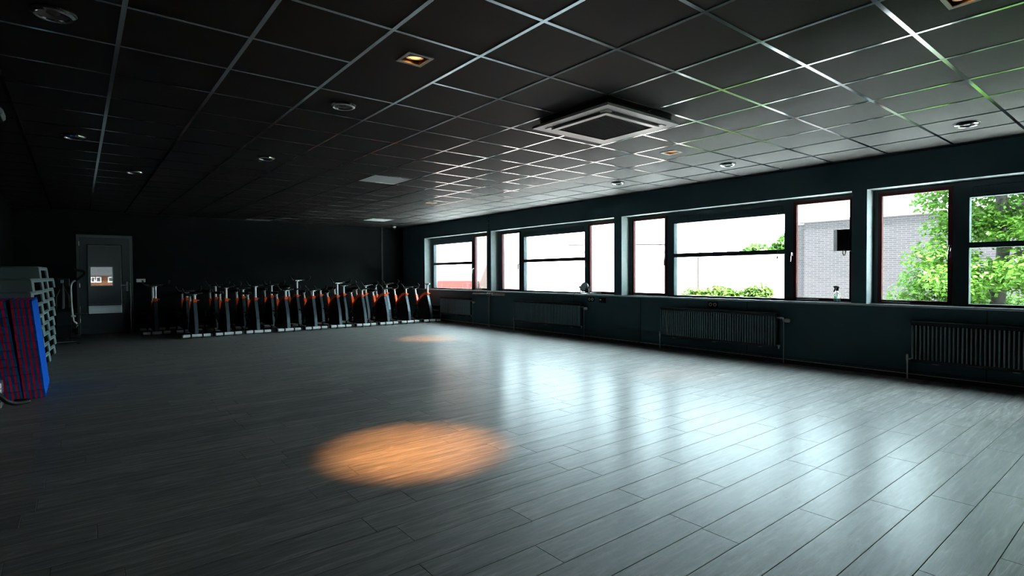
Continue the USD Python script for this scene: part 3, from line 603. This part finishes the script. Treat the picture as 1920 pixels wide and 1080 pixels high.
ORD = ['first', 'second', 'third', 'fourth', 'fifth', 'sixth', 'seventh', 'eighth', 'ninth', 'tenth', 'eleventh', 'twelfth', 'thirteenth', 'fourteenth']
for k, (x, (h_, s_)) in enumerate(zip(FX, FH)):
    tail = ', without handlebars' if k == 9 else ', handlebar raised high' if h_ > .96 else ''
    bike('spin_bike', f'orange spin bike, {ORD[k]} from the left in the front row{tail}', 'spin bikes in the front row', (x, 12.36 + .02 * ((k * 7) % 3 - 1), 0), ((k * 5) % 4 - 1.5) * .6, h_, s_, k != 9)
BX = [1.275, 1.865, 2.42, 2.985, 3.61, 4.21, 4.78, 5.385, 5.985, 6.59]
BH = [(1.02, .98), (.88, .82), (1.00, .84), (.92, .84), (1.00, .86), (1.10, .92), (.86, .82), (.96, .86), (.95, .84), (.98, .95)]
for k, (x, (h_, s_)) in enumerate(zip(BX, BH)):
    tail = ', standing alone beside the door' if k == 0 else ''
    bike('spin_bike', f'orange spin bike, {ORD[k]} from the left in the back row{tail}', 'spin bikes in the back row', (x, 13.515 + .005 * ((k * 5) % 3 - 1), 0), ((k * 3) % 4 - 1.5) * .6, h_, s_)

t = thing('weight_rack', 'small dark rack of hand weights against the window wall right of the last spin bike', 'rack', (7.46, 12.66, 0))
part(t, 'frame', cat_([rod((-.0, sy, 0), (.03, sy, .42), .012) for sy in (-.22, .22)] + [bx(-.05, .06, -.24, .24, zz, zz + .015) for zz in (.10, .25, .40)]), MT['black_gloss'])
for zz in (.14, .29):
    for yy in (-.15, -.05, .05, .15):
        q = part(t, 'dumbbell', cat_([lathe([(0, -.06), (.022, -.06), (.026, -.05), (.026, -.03), (.011, -.025), (.011, .025), (.026, .03), (.026, .05), (.022, .06), (0, .06)], 12, 'x', (0, yy, zz))]), MT['brushed'], label='metal hand weight')

# ------------------------------------------------------------------ step platforms stacked by the left wall
def step(lab, loc, rz):
    t = thing('aerobic_step', lab, 'step platform', loc, rz, 'grey step platforms in the stacks')
    top = bx(-.175, .175, -.49, .49, .128, .150, .012)
    part(t, 'deck', top, MT['step_grey']); part(t, 'rubber_mat', bx(-.155, .155, -.46, .46, .149, .1515), MT['step_mat'], smooth=False)
    def side(L): return Polygon([(-L - .018, 0), (-L, .13), (L, .13), (L + .018, 0)])
    for sx in (-1, 1):
        hole = Polygon([(-.32, -.01), (-.29, .104), (.29, .104), (.32, -.01)])
        m = prism(side(.485).difference(hole), .014, 'yz', -.007)
        part(t, 'side_panel', move(rot(m, sx * -6, (0, 1, 0), (0, 0, .13)), sx * .168, 0, 0), MT['step_grey'], smooth=False)
        m = prism(Polygon([(-.34, .004), (-.31, .115), (.31, .115), (.34, .004)]), .008, 'yz', -.004)
        part(t, 'opening', move(rot(m, sx * -6, (0, 1, 0), (0, 0, .13)), sx * .152, 0, 0), MT['dark_hollow'], smooth=False, label='black opening in the side')
    for sy in (-1, 1):
        m = prism(side(.168), .014, 'xz', -.007)
        part(t, 'end_panel', move(rot(m, sy * 6, (1, 0, 0), (0, 0, .13)), 0, sy * .482, 0), MT['step_grey'], smooth=False)
    part(t, 'core', bx(-.142, .142, -.44, .44, .012, .128), MT['dark_hollow'], smooth=False)
    return t
st0 = None
COL = [(-.565, 8.97, -4.0, 'nearest'), (-.545, 9.99, -3.6, 'middle'), (-.520, 11.01, -4.2, 'farthest')]
for ci, (sx, sy, a, nm) in enumerate(COL):
    for k in range(8):
        lab = f'grey step platform, {ORD[k]} from the floor in the {nm} stack by the left wall'
        p = (sx + .004 * ((k * 3 + ci) % 3 - 1), sy, k * .1515); rz = a + .6 * ((k + ci) % 3 - 1)
        if st0 is None: st0 = step(lab, p, rz)
        else: dup(st0, p, rz, lab)
dup(st0, (-.528, 9.40, 8 * .1515), -3.0, 'single grey step platform lying on top of the nearest and middle stacks')

# ------------------------------------------------------------------ foam mats leaning in a row, front of the left wall
def mat_outline(ins=0.0):
    n, d = 12, .020; pts = []
    L = 1.0 / n
    def edge(p, q, nrm):
        for k in range(n):
            o = d if k % 2 else 0.0
            for tt in (k + .08, k + .92): yield (p[0] + (q[0] - p[0]) * tt / n - nrm[0] * o, p[1] + (q[1] - p[1]) * tt / n - nrm[1] * o)
    c = [(0, 0), (1, 0), (1, 1), (0, 1)]; nr = [(0, -1), (1, 0), (0, 1), (-1, 0)]
    for k in range(4): pts += list(edge(c[k], c[(k + 1) % 4], nr[k]))
    return Polygon(pts).buffer(-ins) if ins else Polygon(pts)
MO = mat_outline()
for k in range(14):
    lean = -5.3 if k < 4 else -6.6
    x = -.277 - .0412 * k - (.008 if k >= 4 else 0)
    lab = ('front blue and red foam mat, its whole blue face turned to the room' if k == 0 else f'blue and red foam mat leaning in the row, {ORD[k]} from its open blue face')
    t = thing('foam_mat', lab, 'foam mat', (x, 7.28, .004), 0, 'leaning blue and red foam mats')
    for nm, x0, m in (('blue_layer', -.0195, 'foam_edge_blue' if k else 'foam_blue'), ('red_layer', -.0400, 'foam_red')):
        g = prism(MO, .0195, 'yz', x0)
        g = rot(g, lean, (0, 1, 0)); g = move(g, 0, 0, -g.vertices[:, 2].min())
        part(t, nm, g, MT[m], smooth=False, label='blue foam layer' if nm == 'blue_layer' else 'red foam layer')

t = thing('metal_box', 'pale metal box with a black cable in front of the foam mats', 'box', (-.68, 7.06, 0))
part(t, 'case', bx(-.09, .10, -.10, .10, 0, .24, .006), MT['brushed'])
for z in (.06, .12, .18): part(t, 'band', bx(-.092, .102, -.102, .102, z, z + .006), MT['black_plastic'], smooth=False)
part(t, 'dial', lathe([(0, -.03), (.022, -.03), (.032, -.026), (.034, 0)], 20, 'y', (.07, -.10, .13)), MT['black_plastic'])
part(t, 'cable', tube(bend([(.07, -.13, .13), (.10, -.145, .11), (.14, -.12, .06), (.20, -.07, .025), (.28, .0, .02), (.26, .06, .02), (.18, .10, .02)]), .02, 8), MT['black_rubber'])

# ------------------------------------------------------------------ dark elliptical trainer by the door
t = thing('elliptical_trainer', 'dark elliptical trainer with one pale curved arm beside the glazed door', 'exercise machine', (-.20, 13.05, 0))
part(t, 'base_frame', cat_([bx(-.05, .05, -.30, .75, .05, .11, .008), bx(-.30, .22, .70, .78, .02, .08, .008)]), MT['air_bike'])
part(t, 'front_foot', cat_([rod((-.16, -.33, .055), (.215, -.33, .055), .030)]), MT['air_bike']); part(t, 'foot_trim', bx(-.14, .16, -.366, -.360, .045, .060), MT['brushed'], label='bare metal trim')
for sx in (-.14, .19): part(t, 'roller', lathe([(0, -.02), (.045, -.02), (.05, 0), (.045, .02), (0, .02)], 18, 'x', (sx, -.34, .05)), MT['air_bike_panel'])
part(t, 'flywheel_housing', prism(Polygon([(-.16, .12), (-.24, .34), (-.14, .58), (.10, .68), (.40, .60), (.50, .30), (.40, .12)]).buffer(.02), .20, 'yz', -.11), MT['air_bike'], smooth=30)
part(t, 'side_disc', lathe([(0, .095), (.05, .10), (.17, .095), (.18, .085)], 30, 'x', (0, .10, .38)), MT['air_bike_panel'])
part(t, 'mast', cat_([tube([(-.03, -.02, .60), (-.03, .04, .95), (-.03, .05, 1.10)], .035), tube([(-.12, -.0, .62), (-.12, .03, .86), (-.06, .04, 1.02)], .012), tube([(.06, -.0, .62), (.06, .03, .86), (0, .04, 1.02)], .012)]), MT['air_bike'])
cs = part(t, 'console', rot(bx(-.13, .08, .03, .07, 1.05, 1.20, .012), -15, (1, 0, 0), (0, .05, 1.1)), MT['air_bike'])
part(cs, 'console_label', rot(bx(-.055, -.005, .024, .032, 1.11, 1.17), -15, (1, 0, 0), (0, .05, 1.1)), MT['step_grey'], smooth=False, label='small pale label')
ar = part(t, 'arm', tube(bend([(.115, -.06, .50), (.10, -.06, .72), (.095, -.06, .98), (.10, -.06, 1.08), (.13, -.07, 1.14), (.18, -.08, 1.17)], 6), .016), MT['bike_white'], label='pale metal arm')
part(ar, 'grip', tube(bend([(.165, -.08, 1.165), (.235, -.09, 1.215), (.30, -.09, 1.28), (.27, -.08, 1.34), (.15, -.06, 1.36)], 6), .024), MT['black_rubber'], label='black foam grip')
part(t, 'arm_joint', cat_([rod((.06, -.06, .50), (.16, -.06, .50), .020), tube(bend([(.12, -.07, .48), (.13, -.08, .40), (.165, -.08, .37), (.16, -.08, .33)], 5), .014), rod((.10, -.08, .325), (.19, -.08, .325), .016)]), MT['bike_white'], label='pale metal joint')
part(t, 'pedal_beam', cat_([bx(.10, .17, -.22, .55, .28, .33, .01), bx(.09, .20, -.12, .22, .33, .35, .008)]), MT['air_bike'])
part(t, 'seat_rail', bx(.14, .33, -.10, .10, .515, .54, .008), MT['air_bike'])

# ------------------------------------------------------------------ outdoors (the room is one floor up)
GZ = -3.6
part(None, 'ground', bx(-60, 260, -120, 260, GZ - .5, GZ), MT['pavement'], smooth=False, kind='structure')
def facade(t, name, p, q, z0, z1, dep, m, holes=(), **kw):
    """A wall from p to q (plan), dep thick away from the viewer; holes in (along, z)."""
    p, q = np.array(p, float), np.array(q, float); L = np.linalg.norm(q - p); u = (q - p) / L; n = np.array([u[1], -u[0]])
    if n @ ((p + q) / 2) < 0: n = -n
    P = sbox(0, z0, L, z1)
    for h in holes: P = P.difference(sbox(*h))
    g = prism(P, dep); v = g.vertices.copy()
    xy = p + v[:, :1] * u + v[:, 2:3] * n
    g.vertices = np.stack([xy[:, 0], xy[:, 1], v[:, 1]], 1); g.fix_normals()
    return part(t, name, g, MT[m], smooth=False, **kw)
BRD = 19.6
t = thing('brick_building', 'grey brick building with a flat roof seen behind the green tree', 'building')
facade(t, 'wall', (BRD, 8.36), (BRD, -14), GZ, 2.95, .3, 'grey_brick')
facade(t, 'side_wall', (BRD + .05, 8.36), (BRD + 12, 8.36), GZ, 2.95, .3, 'grey_brick')
part(t, 'roof', bx(BRD + .02, BRD + 12, -14, 8.62, 2.90, 2.94), MT['gravel_roof'], smooth=False); part(t, 'roof_coping', cat_([bx(BRD - .04, BRD + .34, -14, 8.64, 2.95, 3.03, .01), bx(BRD + .34, BRD + 12, 8.40, 8.64, 2.95, 3.03, .01)]), MT['roof_coping'], smooth=False)

t = thing('white_building', 'long white flat roofed building seen through the middle windows', 'building')
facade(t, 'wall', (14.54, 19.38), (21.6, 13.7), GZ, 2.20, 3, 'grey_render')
facade(t, 'wall', (22.6, 15.3), (29.5, 9.75), GZ, 2.10, 3, 'white_render')
facade(t, 'roof_edge', (14.54, 19.36), (21.6, 13.68), 2.20, 2.27, 3.1, 'grey_render')
facade(t, 'roof_edge', (22.6, 15.28), (29.5, 9.73), 2.10, 2.17, 3.1, 'grey_render')
part(t, 'downpipe', rod((21.55, 13.60, GZ), (21.55, 13.60, 2.2), .05), MT['roof_coping'])
t = thing('tall_white_building', 'taller white building with small square windows behind the long white one', 'building')
wp, wq = np.array([19.0, 25.4]), np.array([27.5, 18.6])
wl = [(at, 2.32, at + .85, 2.95) for at in (np.float64(4.35), np.float64(6.06), np.float64(8.09), np.float64(8.93), np.float64(9.58))]
facade(t, 'wall', wp, wq, GZ, 3.3, 2, 'white_render', wl)
uu = (wq - wp) / np.linalg.norm(wq - wp); nn = np.array([-uu[1], uu[0]]) * (1 if -uu[1] > 0 else -1)
for h in wl:
    c = wp + uu * h[0] + nn * .03
    f = facade(t, 'window', c, c + uu * (h[2] - h[0]), h[1], h[3], .06, 'grey_render', [(.06, h[1] + .06, h[2] - h[0] - .06, h[3] - .06)])
    c = c + nn * .01
    facade(f, 'pane', c + uu * .06, c + uu * (h[2] - h[0] - .06), h[1] + .06, h[3] - .06, .03, 'window_far')

t = thing('pink_building', 'pale pink panelled building with red lower cladding seen through the farthest window', 'building')
pp, pq = np.array([14.2, 32.2]), np.array([20.0, 27.55])
facade(t, 'wall', pp, pq, GZ, 7.0, .3, 'pink_panel')
pu = (pq - pp) / np.linalg.norm(pq - pp); pn = np.array([-pu[1], pu[0]]) * (1 if -pu[1] > 0 else -1)
facade(t, 'red_cladding', pp + pu * 4.35 - pn * .12, pp + pu * 6.4 - pn * .12, -.15, .84, .1, 'red_cladding', label='red lower cladding')
facade(t, 'red_recess', pp + pu * 6.4 - pn * .05, pp + pu * 6.95 - pn * .05, -.15, .84, .04, 'dull_red', label='dull red recess')
facade(t, 'panel_seam', pp - pn * .03, pq - pn * .03, 2.15, 2.22, .02, 'roof_coping')
facade(t, 'wing', (20.05, 27.8), (21.0, 27.05), GZ, 7.0, .3, 'cream_render', label='white wing')
for tt in (.25, .6): facade(t, 'corner_strip', np.array((20.05, 27.8)) + pu * tt - pn * .08, np.array((20.05, 27.8)) + pu * (tt + .08) - pn * .08, GZ, 7.0, .05, 'roof_coping')

def leaves(n, clumps, size, seed, flat=0.5):
    """n folded four-triangle leaves scattered in ellipsoids (centre, radii); leaf planes lean to the horizontal."""
    g = np.random.default_rng(seed); C = np.array([c for c, r in clumps], float); Rr = np.array([r for c, r in clumps], float)
    wgt = Rr.prod(1) ** (2 / 3); k = g.choice(len(C), n, p=wgt / wgt.sum())
    dvec = g.normal(size=(n, 3)); dvec /= np.linalg.norm(dvec, axis=1, keepdims=True)
    P = C[k] + dvec * Rr[k] * (g.random((n, 1)) ** .45)
    nrm = g.normal(size=(n, 3)) * flat + dvec * .4 + [0, 0, .8]; nrm /= np.linalg.norm(nrm, axis=1, keepdims=True)
    a = np.cross(nrm, g.normal(size=(n, 3))); a /= np.linalg.norm(a, axis=1, keepdims=True); b = np.cross(nrm, a)
    s = (size * (0.65 + .7 * g.random((n, 1))))
    tip, base = P + a * s * .6, P - a * s * .5
    l, r = P + b * s * .38 + nrm * s * .10, P - b * s * .38 + nrm * s * .10
    V = np.stack([base, r, P, l, tip], 1).reshape(-1, 3); o = (np.arange(n) * 5)[:, None]
    return V, np.vstack([o + [0, 1, 2], o + [1, 4, 2], o + [2, 4, 3], o + [0, 2, 3]])
def leafmesh(V, Fc): return trimesh.Trimesh(V, Fc, process=False)

t = thing('street_tree', 'bright green leafy tree close outside the nearest window', 'tree', (12.4, 2.05, 0))
part(t, 'trunk', tube(bend([(0, 0, GZ), (.03, -.02, -1.5), (-.05, .05, .2), (.04, -.02, 1.6), (.0, .02, 3.2), (.1, 0, 5.0)], 5), np.interp(np.linspace(0, 1, 26), [0, 1], [.15, .05]), 12), MT['bark'])
g = np.random.default_rng(5); cl = []
for k in range(16):
    z0 = -.6 + .40 * k; a = k * 2.4; L = 1.0 + .5 * g.random()
    e = np.array([math.cos(a) * L, math.sin(a) * L - .5, z0 + .55])
    part(t, 'branch', tube(bend([(0, 0, z0), (e[0] * .5, e[1] * .5, z0 + .35), tuple(e)], 5), np.linspace(.05, .012, 11), 6), MT['bark'])
for k in range(170):
    z = -1.2 + 6.8 * g.random(); R = (2.05 if z < 1.6 else 1.85 if z < 3 else 1.5) * (g.random() ** .5); a = g.random() * 2 * math.pi
    rx = .40 + .30 * g.random()
    cl.append(((R * math.cos(a) * .8, R * math.sin(a) * .86 - .70, z), (rx, rx, .26 + .14 * g.random())))
for (yy, zz, rr_) in ((1.1, .85, .5), (1.3, .62, .45), (.95, 1.15, .45), (.75, 1.55, .42), (.7, 2.0, .4), (.85, 2.5, .42), (.9, .45, .5), (1.2, .2, .5)): cl.append(((-.3, yy, zz), (rr_, rr_, rr_ * .6)))
part(t, 'foliage', leafmesh(*leaves(75000, cl, .077, 11)), MT['leaf_green'], smooth=False, kind='stuff')
t = thing('leafy_tree', 'second leafy tree mostly hidden beyond the right edge of the picture', 'tree', (15.2, -1.9, 0))
part(t, 'trunk', tube(bend([(0, 0, GZ), (.05, .0, 0), (.0, .06, 4.5)], 6), np.linspace(.2, .07, 13), 12), MT['bark'])
cl2 = []
for k in range(70):
    z = -1.2 + 6.6 * g.random(); R = 2.2 * (g.random() ** .5); a = g.random() * 2 * math.pi; rx = .45 + .35 * g.random()
    cl2.append(((R * math.cos(a) * .8, R * math.sin(a), z), (rx, rx, .30)))
part(t, 'foliage', leafmesh(*leaves(26000, cl2, .095, 12)), MT['leaf_green'], smooth=False, kind='stuff')

HD = 15.0
t = thing('hedge', 'clipped green hedge running low in front of the white building', 'hedge', (HD, 8.55, .10))
hc = [((.0, yy, .25 + .06 * math.sin(yy * 5)), (.35, .35, .45)) for yy in np.arange(-.95, 1.35, .2)] + [((.2, yy, -1.4), (.4, .5, 1.8)) for yy in np.arange(-.8, 1.3, .4)] + [((0, -.95, .42), (.35, .38, .45))]
part(t, 'foliage', leafmesh(*leaves(15000, hc, .12, 13, .9)), MT['leaf_hedge'], smooth=False, kind='stuff')
part(t, 'stem', cat_([rod((.1, yy, GZ), (.1, yy, .2), .03, 6) for yy in np.arange(-1.3, 1.3, .35)]), MT['bark'], kind='stuff')

def far_tree(name, lab, loc, blobs, n, size, m, seed):
    t = thing(name, lab, 'tree', loc)
    part(t, 'trunk', rod((0, 0, GZ), (0, 0, 2.5), .3), MT['bark'])
    part(t, 'foliage', leafmesh(*leaves(n, blobs, size, seed, .9)), MT[m], smooth=False, kind='stuff')
far_tree('round_tree', 'rounded green tree rising over the white roof in the hedge window', (41.2, 18.4, 0), [((0, 0, 1.2), (2.3, 2.0, 2.9)), ((-2.0, 1.6, 1.1), (2.2, 1.6, 2.3)), ((-3.6, 2.8, .5), (1.6, 1.2, 2.1)), ((2.0, -1.7, 1.1), (1.8, 1.5, 2.2)), ((.5, -.4, 2.0), (1.7, 1.5, 2.6)), ((4.4, -3.6, .8), (1.9, 1.6, 1.9))], 26000, .36, 'leaf_far', 21)
far_tree('reddish_tree', 'small reddish treetop showing over the white roof left of the rounded green tree', (43.5, 25.5, 0), [((0, 0, 1.6), (1.0, .8, 1.35)), ((1.0, -.9, 1.4), (.9, .7, 1.2))], 2500, .26, 'leaf_red', 22)

# house seen through the glazed door and the back room window
t = thing('brick_house', 'orange brick house with white window frames seen through the glazed door', 'house', (0, 110, 0))
def hx(x): return x * 110 / 45.0
def hz_(z): return EYE + (z - EYE) * 110 / 45.0
whs = [(.653, .845, .885, 1.222), (.915, .845, 1.213, 1.222), (1.555, .845, 1.86, 1.222), (2.3, .845, 2.6, 1.222), (0.0, .845, .3, 1.222), (-.7, .845, -.4, 1.222)]
P = sbox(hx(-3), GZ, hx(5), hz_(1.262))
for a, b, c, e in whs: P = P.difference(sbox(hx(a), hz_(b), hx(c), hz_(e)))
part(t, 'wall', prism(P, .3, 'xz', 0), MT['orange_brick'], smooth=False)
for a, b, c, e in whs:
    f = part(t, 'window', prism(sbox(hx(a), hz_(b), hx(c), hz_(e)).difference(sbox(hx(a) + .16, hz_(b) + .16, hx(c) - .16, hz_(e) - .16)), .12, 'xz', -.02), MT['white_plastic'], smooth=False, label='white window frame')
    part(f, 'pane', bx(hx(a) + .16, hx(c) - .16, .06, .08, hz_(b) + .16, hz_(e) - .16), MT['window_far'], smooth=False)
part(t, 'roof', prism(Polygon([(-.5, hz_(1.262)), (-.5, hz_(1.262) + .15), (4.2, 4.6), (8.9, hz_(1.262) + .15), (8.9, hz_(1.262))]), hx(8), 'yz', hx(-3)), MT['slate_roof'], smooth=False)
part(t, 'gutter', bx(hx(-3), hx(5), -.62, -.5, hz_(1.262), hz_(1.262) + .14), MT['roof_coping'], smooth=False)
